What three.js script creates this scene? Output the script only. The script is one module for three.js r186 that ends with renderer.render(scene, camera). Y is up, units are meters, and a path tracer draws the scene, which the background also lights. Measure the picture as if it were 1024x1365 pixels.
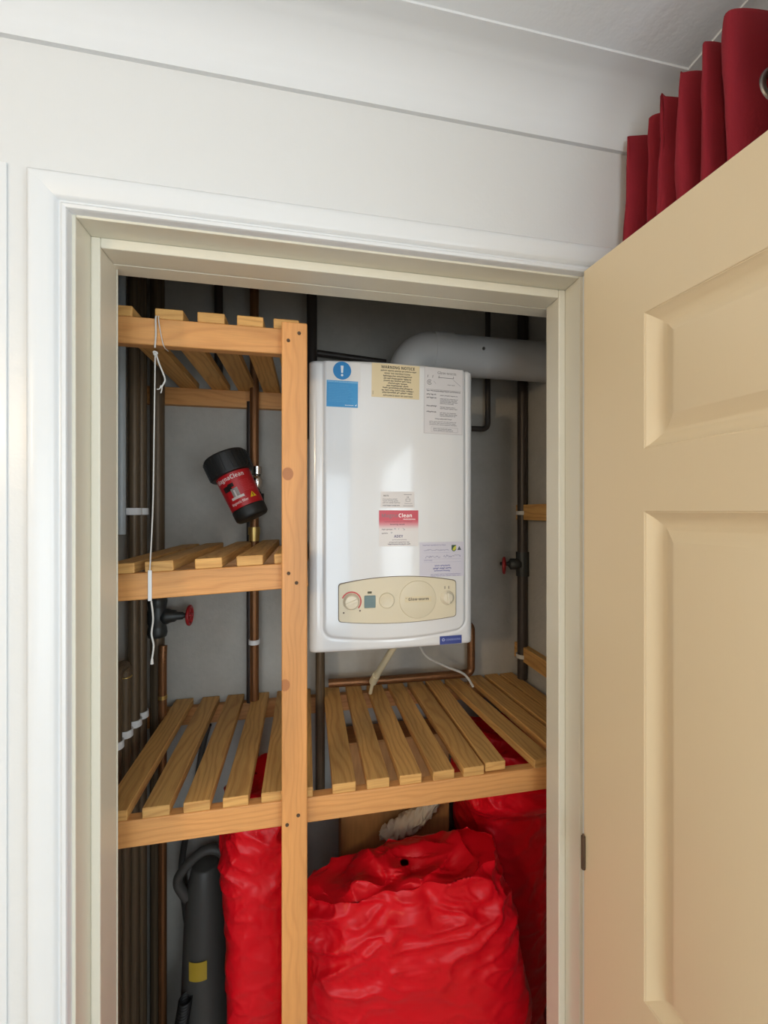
import * as THREE from 'three';
import { RoundedBoxGeometry } from 'three/addons/geometries/RoundedBoxGeometry.js';
import { mergeGeometries, toCreasedNormals, mergeVertices } from 'three/addons/utils/BufferGeometryUtils.js';
import { RectAreaLightUniformsLib } from 'three/addons/lights/RectAreaLightUniformsLib.js';
import { createNoise2D, createNoise3D } from 'simplex-noise';

// ---------------------------------------------------------------- camera, sky, light, exposure
const EYE = 1.6;                                    // camera height; Y(v) below turns "above the eye" into metres above the floor
const scene = new THREE.Scene();
const camera = new THREE.PerspectiveCamera(103.8, 1024 / 1365, 0.02, 60);
camera.position.set(0, EYE, 0.6);
camera.rotation.set(0, THREE.MathUtils.degToRad(-10.7), 0);
scene.add(camera);
scene.background = new THREE.Color().setRGB(3.2, 3.7, 4.2);   // overcast daylight outside the window
const renderer = new THREE.WebGLRenderer({ antialias: true });
renderer.toneMapping = THREE.LinearToneMapping;
renderer.toneMappingExposure = 0.40;
renderer.shadowMap.enabled = true;
RectAreaLightUniformsLib.init();
const ROOM = { x0: -2.7, x1: 0.655, z1: 3.3, ceil: EYE + 0.686 };
const WIN = { z0: 0.75, z1: 3.0, y0: 0.9, y1: 2.08 };
const daylight = new THREE.RectAreaLight(new THREE.Color().setRGB(0.85, 0.95, 1.0), 9.5, WIN.z1 - WIN.z0 - 0.1, WIN.y1 - WIN.y0 - 0.1);
daylight.name = 'window_daylight';
daylight.position.set(ROOM.x1 + 0.03, (WIN.y0 + WIN.y1) / 2, (WIN.z0 + WIN.z1) / 2);
daylight.lookAt(-2, (WIN.y0 + WIN.y1) / 2, (WIN.z0 + WIN.z1) / 2);
scene.add(daylight);
const WIN2 = { x0: -0.8, x1: 0.28, y0: 0.3, y1: 2.05 };              // second window, in the wall behind the camera
const daylight2 = new THREE.RectAreaLight(new THREE.Color().setRGB(0.85, 0.95, 1.0), 7.5, WIN2.x1 - WIN2.x0 - 0.1, WIN2.y1 - WIN2.y0 - 0.1);
daylight2.name = 'window_daylight_back';
daylight2.position.set((WIN2.x0 + WIN2.x1) / 2, (WIN2.y0 + WIN2.y1) / 2, ROOM.z1 + 0.03);
daylight2.lookAt((WIN2.x0 + WIN2.x1) / 2, (WIN2.y0 + WIN2.y1) / 2, 0);
scene.add(daylight2);
const LAMP_AT = [-1.62, 2.06, 2.0], LAMP_POWER = 7.2;

// ---------------------------------------------------------------- helpers
let seedState = 12345;
const rnd = () => { seedState = (Math.imul(seedState, 1664525) + 1013904223) >>> 0; return seedState / 4294967296; };
const n2 = createNoise2D(rnd), n3 = createNoise3D(rnd);
const V = (x, y, z) => new THREE.Vector3(x, y, z);
const taken = new Map();
function numbered(name) {
  const k = taken.get(name) ?? 0; taken.set(name, k + 1);
  return k ? `${name}_${String(k).padStart(3, '0')}` : name;
}
function tag(o, label, category, group, kind) {
  o.userData.label = label; o.userData.category = category;
  if (group) o.userData.group = group;
  if (kind) o.userData.kind = kind;
  return o;
}
function thing(name, label, category, at = [0, 0, 0], group, kind) {
  const g = new THREE.Group(); g.name = numbered(name); g.position.set(...at); scene.add(g);
  return tag(g, label, category, group, kind);
}
function part(name, geo, mat, parent, label) {
  const m = new THREE.Mesh(geo, mat); m.name = name; m.castShadow = m.receiveShadow = true; parent.add(m);
  if (label) m.userData.label = label;
  return m;
}
function struct(name, geo, mat, label, category) {
  const m = part(name, geo, mat, scene); m.name = name;
  return tag(m, label, category, null, 'structure');
}
// uv in metres; the grain runs along axis g
function boxUV(geo, g = 0, ou = 0, ov = 0) {
  const p = geo.attributes.position, n = geo.attributes.normal, uv = new Float32Array(p.count * 2);
  for (let i = 0; i < p.count; i++) {
    const c = [p.getX(i), p.getY(i), p.getZ(i)], a = [Math.abs(n.getX(i)), Math.abs(n.getY(i)), Math.abs(n.getZ(i))];
    let k = a.indexOf(Math.max(...a));
    let U, W;
    if (k === g) { U = c[(g + 1) % 3]; W = c[(g + 2) % 3] + 0.37; }
    else { U = c[g]; W = c[3 - g - k] + k * 0.043; }
    uv[2 * i] = U + ou; uv[2 * i + 1] = W + ov;
  }
  geo.setAttribute('uv', new THREE.BufferAttribute(uv, 2));
  return geo;
}
function box(x0, x1, y0, y1, z0, z1, r = 0.002, grain = 0, ou = 0, ov = 0) {
  const w = x1 - x0, h = y1 - y0, d = z1 - z0;
  const g = r > 0 ? new RoundedBoxGeometry(w, h, d, 2, Math.min(r, w / 2.01, h / 2.01, d / 2.01)) : new THREE.BoxGeometry(w, h, d);
  g.translate((x0 + x1) / 2, (y0 + y1) / 2, (z0 + z1) / 2);
  return boxUV(g, grain, ou, ov);
}
function cyl(a, b, r0, r1 = r0, seg = 24) {
  const d = b.clone().sub(a), g = new THREE.CylinderGeometry(r1, r0, d.length(), seg, 1);
  g.applyQuaternion(new THREE.Quaternion().setFromUnitVectors(V(0, 1, 0), d.clone().normalize()));
  g.translate(...a.clone().add(b).multiplyScalar(0.5).toArray());
  return g;
}
function tube(pts, r, seg = 64, rad = 14, tension = 0.5) {
  return new THREE.TubeGeometry(new THREE.CatmullRomCurve3(pts.map((p) => V(...p)), false, 'catmullrom', tension), seg, r, rad, false);
}
// a pipe run through corner points with bent corners
function pipeRun(pts, r, bend = 0.03, rad = 16) {
  const path = new THREE.CurvePath(), P = pts.map((p) => V(...p));
  let last = P[0];
  for (let i = 1; i < P.length - 1; i++) {
    const a = P[i].clone().add(P[i - 1].clone().sub(P[i]).setLength(bend)), b = P[i].clone().add(P[i + 1].clone().sub(P[i]).setLength(bend));
    path.add(new THREE.LineCurve3(last, a)); path.add(new THREE.QuadraticBezierCurve3(a, P[i], b)); last = b;
  }
  path.add(new THREE.LineCurve3(last, P[P.length - 1]));
  const segs = [];
  for (const c of path.curves) segs.push(new THREE.TubeGeometry(c, c.isLineCurve3 ? 1 : 8, r, rad, false));
  for (const [e, q] of [[P[0], P[1]], [P[P.length - 1], P[P.length - 2]]]) {
    const dir = e.clone().sub(q).normalize(), cap = new THREE.CircleGeometry(r, rad);
    cap.applyQuaternion(new THREE.Quaternion().setFromUnitVectors(V(0, 0, 1), dir)); cap.translate(e.x, e.y, e.z); segs.push(cap);
  }
  return mergeGeometries(segs);
}
function lathe(pts, seg = 40) { return new THREE.LatheGeometry(pts.map(([r, y]) => new THREE.Vector2(r, y)), seg); }
function extrude(shape, depth, bevel = 0, curve = 12) {
  return new THREE.ExtrudeGeometry(shape, { depth, curveSegments: curve, bevelEnabled: bevel > 0, bevelSize: bevel, bevelThickness: bevel, bevelOffset: -bevel, bevelSegments: 2 });
}
function grid(nu, nv, f, closeU = false) {
  const pos = [], uv = [], idx = [];
  for (let j = 0; j <= nv; j++) for (let i = 0; i <= nu; i++) { const p = f(i / nu, j / nv); pos.push(p[0], p[1], p[2]); uv.push(i / nu, j / nv); }
  for (let j = 0; j < nv; j++) for (let i = 0; i < nu; i++) { const a = j * (nu + 1) + i, b = a + 1, c = a + nu + 1, d = c + 1; idx.push(a, b, d, a, d, c); }
  let g = new THREE.BufferGeometry();
  g.setAttribute('position', new THREE.Float32BufferAttribute(pos, 3)); g.setAttribute('uv', new THREE.Float32BufferAttribute(uv, 2)); g.setIndex(idx);
  if (closeU) { g.deleteAttribute('uv'); g = mergeVertices(g, 1e-6); g.computeVertexNormals(); g.setAttribute('uv', new THREE.BufferAttribute(new Float32Array(g.attributes.position.count * 2), 2)); return g; }
  g.computeVertexNormals();
  return g;
}
const smooth = (a, b, x) => { const t = Math.min(1, Math.max(0, (x - a) / (b - a))); return t * t * (3 - 2 * t); };

// ---------------------------------------------------------------- textures
function dataTex(w, h, f, srgb, repeat = [1, 1]) {
  const d = new Uint8Array(w * h * 4);
  for (let y = 0; y < h; y++) for (let x = 0; x < w; x++) {
    const c = f(x / w, y / h), k = 4 * (y * w + x);
    for (let i = 0; i < 3; i++) d[k + i] = Math.max(0, Math.min(255, Math.round(c[i])));
    d[k + 3] = 255;
  }
  const t = new THREE.DataTexture(d, w, h); t.magFilter = THREE.LinearFilter; t.minFilter = THREE.LinearFilter;
  t.wrapS = t.wrapT = THREE.RepeatWrapping; t.repeat.set(...repeat);
  if (srgb) t.colorSpace = THREE.SRGBColorSpace;
  t.needsUpdate = true; return t;
}
// noise that tiles in both directions over [0,1)
function tileNoise(u, v, fu, fv, s = 0) {
  const a = u * 2 * Math.PI, R = fu / (2 * Math.PI);
  const w = (vv) => n3(Math.cos(a) * R + s, Math.sin(a) * R + s, vv * fv + s * 3.1);
  return w(v) * (1 - v) + w(v - 1) * v;
}
const woodColor = (u, v, base, strong = 1, s = 0) => {            // u over 1 m along the grain, v over 0.25 m across
  const warp = 0.35 * tileNoise(u, v, 3, 3, s) + 0.1 * tileNoise(u, v, 9, 8, s + 4);
  const ring = 0.5 + 0.5 * Math.sin((v * 20 + warp * 4) * 2 * Math.PI);
  const late = Math.pow(ring, 3), fib = tileNoise(u, v, 14, 160, s + 9), big = tileNoise(u, v, 2, 4, s + 12), fib2 = tileNoise(u, v, 40, 300, s + 17);
  const k = 1 - strong * (0.075 * late + 0.05 * fib + 0.03 * fib2) + 0.08 * big;
  const warm = strong * 0.06 * late;
  return [base[0] * k, base[1] * (k - warm * 0.6), base[2] * (k - warm * 1.2)];
};
const texWood = dataTex(1024, 512, (u, v) => woodColor(u, v, [212, 153, 92], 0.65), true, [1, 4]);
const texWoodB = dataTex(1024, 512, (u, v) => woodColor(u, v, [208, 160, 94], 1.1, 30), true, [1, 4]);
const bumpWood = dataTex(512, 512, (u, v) => { const k = 128 + 50 * tileNoise(u, v, 16, 150, 9) + 30 * tileNoise(u, v, 5, 40, 2); return [k, k, k]; }, false, [1, 4]);
// the post: its own board with two knots, v across 44 mm, u along 2.0 m from the floor
const POST_TOP = EYE + 0.332;
const texPost = dataTex(2048, 128, (u, v) => {
  let y = u * 2, x = v * 0.05, dv = 0;
  let dark = 0;
  for (const [ky, kx, r] of [[EYE + 0.066, 0.012, 0.0105], [EYE - 0.302, 0.007, 0.0095], [0.12, 0.03, 0.008]]) {
    const dx = x - kx, dy = (y - ky) * 0.85, d = Math.hypot(dx, dy);
    dark = Math.max(dark, smooth(r, r * 0.82, d) * (0.75 + 0.25 * Math.sin(d * 3200)));
    dv += 0.045 * Math.sign(dx || 1) * Math.exp(-((dy / 0.035) ** 2)) * Math.exp(-Math.abs(dx) / 0.016);
  }
  const c = woodColor(u * 2 % 1, ((v * 0.2 - dv * 0.6) % 1 + 1) % 1, [212, 151, 90], 0.45, 60), kn = [150, 88, 48];
  return c.map((q, i) => q * (1 - 0.85 * dark) + kn[i] * 0.85 * dark);
}, true);
const bumpWall = dataTex(512, 512, (u, v) => { const k = 128 + 55 * tileNoise(u, v, 30, 30, 1) + 35 * tileNoise(u, v, 90, 90, 5) + 30 * tileNoise(u, v, 8, 8, 8); return [k, k, k]; }, false, [2, 2]);
const bumpPaint = dataTex(512, 512, (u, v) => { const k = 128 + 60 * tileNoise(u, v, 6, 60, 1) + 40 * tileNoise(u, v, 12, 150, 5); return [k, k, k]; }, false, [3, 3]);
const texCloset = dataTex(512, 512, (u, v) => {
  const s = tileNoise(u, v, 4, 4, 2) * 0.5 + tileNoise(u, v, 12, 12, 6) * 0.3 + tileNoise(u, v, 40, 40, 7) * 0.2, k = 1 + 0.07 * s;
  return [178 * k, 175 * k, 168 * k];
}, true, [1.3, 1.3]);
const texCopper = dataTex(256, 512, (u, v) => {
  const s = 0.6 * tileNoise(u, v, 3, 14, 3) + 0.4 * tileNoise(u, v, 10, 40, 8), k = 1 + 0.28 * s;
  return [150 * k, 96 * k, 60 * k];
}, true, [1, 1]);
const texCarpet = dataTex(256, 256, (u, v) => { const k = 1 + 0.12 * tileNoise(u, v, 60, 60, 4) + 0.06 * tileNoise(u, v, 10, 10, 2); return [142 * k, 137 * k, 131 * k]; }, true, [3, 3]);
const texCard = dataTex(256, 256, (u, v) => { const k = 1 + 0.06 * tileNoise(u, v, 8, 50, 4) + 0.06 * tileNoise(u, v, 5, 5, 2); return [178 * k, 132 * k, 82 * k]; }, true, [2, 2]);
const bumpCloth = dataTex(256, 256, (u, v) => { const k = 128 + 50 * Math.sin(u * 2 * Math.PI * 64) * Math.sin(v * 2 * Math.PI * 64) + 50 * tileNoise(u, v, 50, 50, 2); return [k, k, k]; }, false, [8, 8]);

// ---------------------------------------------------------------- materials
const std = (o) => new THREE.MeshPhysicalMaterial({ side: THREE.DoubleSide, ...o });
const rgb = (r, g, b) => new THREE.Color().setRGB(r, g, b);
const M = {
  wall: std({ color: rgb(0.71, 0.71, 0.70), roughness: 0.32, bumpMap: bumpWall, bumpScale: 0.0004 }),
  ceiling: std({ color: rgb(0.84, 0.86, 0.88), roughness: 0.9, bumpMap: bumpWall, bumpScale: 0.0005 }),
  cove: std({ color: rgb(0.74, 0.75, 0.76), roughness: 0.7 }),
  trim: std({ color: rgb(0.74, 0.75, 0.755), roughness: 0.28, bumpMap: bumpPaint, bumpScale: 0.0001 }),
  cream: std({ color: rgb(0.75, 0.71, 0.59), roughness: 0.33, bumpMap: bumpPaint, bumpScale: 0.0001 }),
  door: std({ color: rgb(0.79, 0.64, 0.42), roughness: 0.36, bumpMap: bumpPaint, bumpScale: 0.0001 }),
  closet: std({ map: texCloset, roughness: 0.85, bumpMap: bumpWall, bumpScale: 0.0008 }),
  carpet: std({ map: texCarpet, roughness: 1, bumpMap: texCarpet, bumpScale: 0.004 }),
  wood: std({ map: texWood, roughness: 0.5, bumpMap: bumpWood, bumpScale: 0.0003 }),
  slat: std({ map: texWoodB, roughness: 0.6, bumpMap: bumpWood, bumpScale: 0.0004 }),
  post: std({ map: texPost, roughness: 0.45 }),
  copper: std({ map: texCopper, color: rgb(0.72, 0.85, 0.9), metalness: 0.6, roughness: 0.42 }),
  oldCopper: std({ map: texCopper, color: rgb(0.36, 0.66, 1.0), metalness: 0.2, roughness: 0.5 }),
  darkPipe: std({ color: rgb(0.055, 0.045, 0.04), metalness: 0.3, roughness: 0.45 }),
  bluePipe: std({ color: rgb(0.42, 0.47, 0.5), roughness: 0.4 }),
  brass: std({ color: rgb(0.62, 0.45, 0.16), metalness: 0.9, roughness: 0.35 }),
  iron: std({ color: rgb(0.045, 0.05, 0.05), metalness: 0.4, roughness: 0.45 }),
  screw: std({ color: rgb(0.10, 0.06, 0.035), metalness: 0.3, roughness: 0.6 }),
  chrome: std({ color: rgb(0.75, 0.74, 0.72), metalness: 1, roughness: 0.15 }),
  steel: std({ color: rgb(0.30, 0.29, 0.27), metalness: 0.9, roughness: 0.4 }),
  valveRed: std({ color: rgb(0.36, 0.015, 0.02), roughness: 0.35 }),
  boiler: std({ color: rgb(0.78, 0.785, 0.80), roughness: 0.22, clearcoat: 1, clearcoatRoughness: 0.08 }),
  panelCream: std({ color: rgb(0.74, 0.66, 0.49), roughness: 0.35 }),
  knobCream: std({ color: rgb(0.78, 0.71, 0.56), roughness: 0.3 }),
  panelRim: std({ color: rgb(0.16, 0.12, 0.09), roughness: 0.5 }),
  display: std({ color: rgb(0.16, 0.24, 0.25), roughness: 0.2 }),
  black: std({ color: rgb(0.012, 0.012, 0.012), roughness: 0.5 }),
  flue: std({ color: rgb(0.62, 0.62, 0.62), roughness: 0.45 }),
  whitePlastic: std({ color: rgb(0.78, 0.79, 0.80), roughness: 0.4 }),
  cordWhite: std({ color: rgb(0.58, 0.57, 0.54), roughness: 0.8 }),
  pvc: std({ color: rgb(0.66, 0.6, 0.42), roughness: 0.35 }),
  bag: std({ color: rgb(0.62, 0.004, 0.012), roughness: 0.34, specularIntensity: 0.5 }),
  card: std({ map: texCard, roughness: 0.85 }),
  packing: std({ color: rgb(0.62, 0.56, 0.44), roughness: 0.8 }),
  curtain: std({ color: rgb(0.27, 0.008, 0.02), roughness: 0.9, sheen: 0.6, sheenColor: rgb(0.4, 0.05, 0.07), sheenRoughness: 0.5, bumpMap: bumpCloth, bumpScale: 0.0005 }),
  applianceGrey: std({ color: rgb(0.065, 0.062, 0.056), roughness: 0.5 }),
  yellow: std({ color: rgb(0.5, 0.33, 0.03), roughness: 0.5 }),
  glass: std({ color: 0xffffff, roughness: 0, transmission: 1, thickness: 0, ior: 1.45 }),
  shade: std({ color: rgb(0.9, 0.85, 0.75), roughness: 0.4, emissive: rgb(1, 0.72, 0.42), emissiveIntensity: 13 }),
};

// ---------------------------------------------------------------- the setting
const OP = { x0: -0.3033, x1: 0.446, head: EYE + 0.391 };          // inside of the lining
const LIN = 0.022;                                                  // lining board thickness
const WALL_T = 0.073;
{ // front wall with the doorway
  const s = new THREE.Shape([[ROOM.x0, 0], [ROOM.x1, 0], [ROOM.x1, ROOM.ceil], [ROOM.x0, ROOM.ceil]].map((p) => new THREE.Vector2(...p)));
  s.holes.push(new THREE.Path([[OP.x0 - LIN, -0.001], [OP.x0 - LIN, OP.head + LIN], [OP.x1 + LIN, OP.head + LIN], [OP.x1 + LIN, -0.001]].map((p) => new THREE.Vector2(p[0], Math.max(0.0001, p[1])))));
  const g = extrude(s, WALL_T); g.translate(0, 0, -WALL_T);
  struct('wall_front', boxUV(g), M.wall, 'white painted wall around the cupboard doorway', 'wall');
}
struct('floor', box(ROOM.x0 - 0.1, ROOM.x1 + 0.15, -0.1, 0, -0.66, ROOM.z1 + 0.1, 0), M.carpet, 'beige carpet floor of the room and cupboard', 'floor');
struct('ceiling', box(ROOM.x0 - 0.1, ROOM.x1 + 0.15, ROOM.ceil, ROOM.ceil + 0.1, -0.66, ROOM.z1 + 0.1, 0), M.ceiling, 'white painted ceiling above the coving', 'ceiling');
struct('wall_left', box(ROOM.x0 - 0.1, ROOM.x0, 0, ROOM.ceil, -0.073, ROOM.z1 + 0.1, 0), M.wall, 'white room wall facing the window', 'wall');
{
  const s = new THREE.Shape([[ROOM.x0, 0], [ROOM.x1 + 0.15, 0], [ROOM.x1 + 0.15, ROOM.ceil], [ROOM.x0, ROOM.ceil]].map((p) => new THREE.Vector2(...p)));
  s.holes.push(new THREE.Path([[WIN2.x0, WIN2.y0], [WIN2.x0, WIN2.y1], [WIN2.x1, WIN2.y1], [WIN2.x1, WIN2.y0]].map((p) => new THREE.Vector2(...p))));
  const g = extrude(s, 0.1); g.translate(0, 0, ROOM.z1);
  struct('wall_back', boxUV(g), M.wall, 'white room wall opposite the cupboard', 'wall');
  const w = thing('window_2', 'tall white framed window in the wall opposite the cupboard', 'window', [0, 0, 0], null, 'structure');
  const za = ROOM.z1 + 0.05, zb = ROOM.z1 + 0.1, f = 0.05;
  part('window_frame', mergeGeometries([
    box(WIN2.x0, WIN2.x1, WIN2.y0, WIN2.y0 + f, za, zb), box(WIN2.x0, WIN2.x1, WIN2.y1 - f, WIN2.y1, za, zb),
    box(WIN2.x0, WIN2.x0 + f, WIN2.y0 + f, WIN2.y1 - f, za, zb), box(WIN2.x1 - f, WIN2.x1, WIN2.y0 + f, WIN2.y1 - f, za, zb)]), M.trim, w);
  part('pane', box(WIN2.x0 + f, WIN2.x1 - f, WIN2.y0 + f, WIN2.y1 - f, za + 0.022, za + 0.024, 0), M.glass, w);
  part('window_sill', box(WIN2.x0 - 0.04, WIN2.x1 + 0.04, WIN2.y0 - 0.022, WIN2.y0, ROOM.z1 - 0.03, ROOM.z1 + 0.05, 0.004), M.trim, w);
}
{ // outside wall with the window, running on into the cupboard
  const s = new THREE.Shape([[-0.66, 0], [ROOM.z1, 0], [ROOM.z1, ROOM.ceil], [-0.66, ROOM.ceil]].map((p) => new THREE.Vector2(...p)));
  s.holes.push(new THREE.Path([[WIN.z0, WIN.y0], [WIN.z0, WIN.y1], [WIN.z1, WIN.y1], [WIN.z1, WIN.y0]].map((p) => new THREE.Vector2(...p))));
  const g = extrude(s, 0.15); g.rotateY(-Math.PI / 2); g.translate(ROOM.x1 + 0.15, 0, 0);
  struct('wall_right', boxUV(g), M.wall, 'white outer wall with the window and red curtain', 'wall');
}
{ // window
  const w = thing('window_1', 'white framed window in the outer wall', 'window', [0, 0, 0], null, 'structure');
  const xa = ROOM.x1 + 0.05, xb = ROOM.x1 + 0.10, f = 0.05;
  part('window_frame', mergeGeometries([
    box(xa, xb, WIN.y0, WIN.y0 + f, WIN.z0, WIN.z1), box(xa, xb, WIN.y1 - f, WIN.y1, WIN.z0, WIN.z1),
    box(xa, xb, WIN.y0 + f, WIN.y1 - f, WIN.z0, WIN.z0 + f), box(xa, xb, WIN.y0 + f, WIN.y1 - f, WIN.z1 - f, WIN.z1),
    box(xa, xb, WIN.y0 + f, WIN.y1 - f, (WIN.z0 + WIN.z1) / 2 - 0.03, (WIN.z0 + WIN.z1) / 2 + 0.03)]), M.trim, w);
  part('pane', box(xa + 0.022, xa + 0.024, WIN.y0 + f, WIN.y1 - f, WIN.z0 + f, (WIN.z0 + WIN.z1) / 2 - 0.03, 0), M.glass, w);
  part('pane', box(xa + 0.022, xa + 0.024, WIN.y0 + f, WIN.y1 - f, (WIN.z0 + WIN.z1) / 2 + 0.03, WIN.z1 - f, 0), M.glass, w);
  part('window_sill', box(ROOM.x1 - 0.03, ROOM.x1 + 0.05, WIN.y0 - 0.022, WIN.y0, WIN.z0 - 0.04, WIN.z1 + 0.04, 0.004), M.trim, w);
}
// cupboard shell
const CL = { x0: -0.43, z: -0.56 };
struct('wall_cupboard_left', box(CL.x0 - 0.08, CL.x0, 0, ROOM.ceil, -0.66, -WALL_T, 0, 1), M.closet, 'pale grey side wall of the cupboard behind the grouped pipes', 'wall');
struct('wall_cupboard_back', box(CL.x0, ROOM.x1, 0, ROOM.ceil, -0.66, CL.z, 0), M.closet, 'dull white back wall of the cupboard behind the boiler', 'wall');
struct('wall_cupboard_right', box(ROOM.x1 - 0.004, ROOM.x1, 0, ROOM.ceil, CL.z, -WALL_T, 0, 1), M.closet, 'dull side wall of the cupboard with two battens', 'wall');
{ // coving along the front wall and the outer wall
  const y0 = EYE + 0.612, R = 0.066;
  const prof = (n) => {
    const s = new THREE.Shape(); s.moveTo(0, 0); s.lineTo(0.006, 0); s.lineTo(0.0075, 0.004);
    for (let i = 0; i <= n; i++) { const a = Math.PI - (i / n) * Math.PI / 2; s.lineTo(0.0735 + R * Math.cos(a), 0.004 + R * Math.sin(a)); }
    s.lineTo(0.078, 0.0705); s.lineTo(0.078, 0.074); s.lineTo(0, 0.074); s.closePath(); return s;
  };
  const a = extrude(prof(16), ROOM.x1 - ROOM.x0); a.rotateY(-Math.PI / 2); a.translate(0, 0, 0); a.scale(-1, 1, 1);
  // after the turn the profile's first axis points to +z and the sweep to +x
  a.translate(ROOM.x0, y0, 0);
  const b = extrude(prof(16), ROOM.z1); b.scale(-1, 1, 1); b.translate(ROOM.x1, y0, 0);
  struct('trim_1', toCreasedNormals(a, 0.5), M.cove, 'white concave coving between the front wall and the ceiling', 'coving');
  struct('trim_2', toCreasedNormals(b, 0.5), M.cove, 'white concave coving above the red curtain', 'coving');
}
{ // architrave: moulded profile, three mitred lengths
  // profile: distance out from the opening (w), projection (p)
  const prof = [[0, 0], [0, 0.010], [0.0015, 0.0125], [0.005, 0.0135], [0.0075, 0.012], [0.0085, 0.010], [0.011, 0.010], [0.0125, 0.0135], [0.015, 0.0155], [0.021, 0.0165], [0.028, 0.0185], [0.035, 0.0195], [0.040, 0.019], [0.0425, 0.0155], [0.0445, 0.0145], [0.0455, 0.0125], [0.0455, 0]];
  const x0 = OP.x0 - 0.004, x1 = OP.x1 + 0.006, yh = OP.head + 0.003;
  const sweep = (corner) => { // corner(w) -> [start, end] points in x,y
    const P = [], I = [];
    prof.forEach(([w, p]) => { const [s, e] = corner(w); P.push(s[0], s[1], p, e[0], e[1], p); });
    for (let i = 0; i < prof.length - 1; i++) { const a = 2 * i; I.push(a, a + 1, a + 3, a, a + 3, a + 2); }
    const g = new THREE.BufferGeometry(); g.setAttribute('position', new THREE.Float32BufferAttribute(P, 3)); g.setIndex(I); g.computeVertexNormals();
    const ng = toCreasedNormals(g, 0.75); boxUV(ng, 1); return ng;
  };
  const t = thing('trim_3', 'white moulded architrave around the cupboard doorway', 'architrave', [0, 0, 0], null, 'structure');
  part('architrave_side', sweep((w) => [[x0 - w, 0], [x0 - w, yh + w]]), M.trim, t);
  part('architrave_head', sweep((w) => [[x0 - w, yh + w], [x1 + w, yh + w]]), M.trim, t);
  part('architrave_side', sweep((w) => [[x1 + w, yh + w], [x1 + w, 0]]), M.trim, t);
}
{ // door lining and stops
  const t = thing('trim_4', 'cream painted door lining with a planted stop inside the doorway', 'door frame', [0, 0, 0], null, 'structure');
  part('lining_side', box(OP.x0 - LIN, OP.x0, 0, OP.head + LIN, -WALL_T, 0.001, 0.0015, 1), M.cream, t);
  part('lining_head', box(OP.x0, OP.x1, OP.head, OP.head + LIN, -WALL_T, 0.001, 0.0015, 0), M.cream, t);
  part('lining_side', box(OP.x1, OP.x1 + LIN, 0, OP.head + LIN, -WALL_T, 0.001, 0.0015, 1), M.cream, t);
  part('stop_side', box(OP.x0, OP.x0 + 0.0125, 0, OP.head, -0.087, -0.036, 0.002, 1), M.cream, t);
  part('stop_head', box(OP.x0 + 0.0125, OP.x1 - 0.013, OP.head - 0.0148, OP.head, -0.075, -0.036, 0.002, 0), M.cream, t);
  part('stop_side', box(OP.x1 - 0.013, OP.x1, 0, OP.head - 0.0, -0.075, -0.036, 0.002, 1), M.cream, t);
  part('header_board', box(OP.x0 - 0.06, OP.x1 + 0.08, OP.head - 0.0152, OP.head + 0.1, -0.105, -0.0752, 0.001, 0), M.cream, t);
  part('side_board', box(OP.x0 - 0.06, OP.x0 + 0.0135, 0, OP.head - 0.0155, -0.0885, -0.0872, 0.0003, 1), M.cream, t);
}
// flat board edge beside the doorway
struct('trim_5', box(-0.62, -0.3815, 0, EYE + 0.45, 0, 0.0025, 0.0008, 1), M.trim, 'flat white painted board on the wall beside the architrave', 'board');

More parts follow.
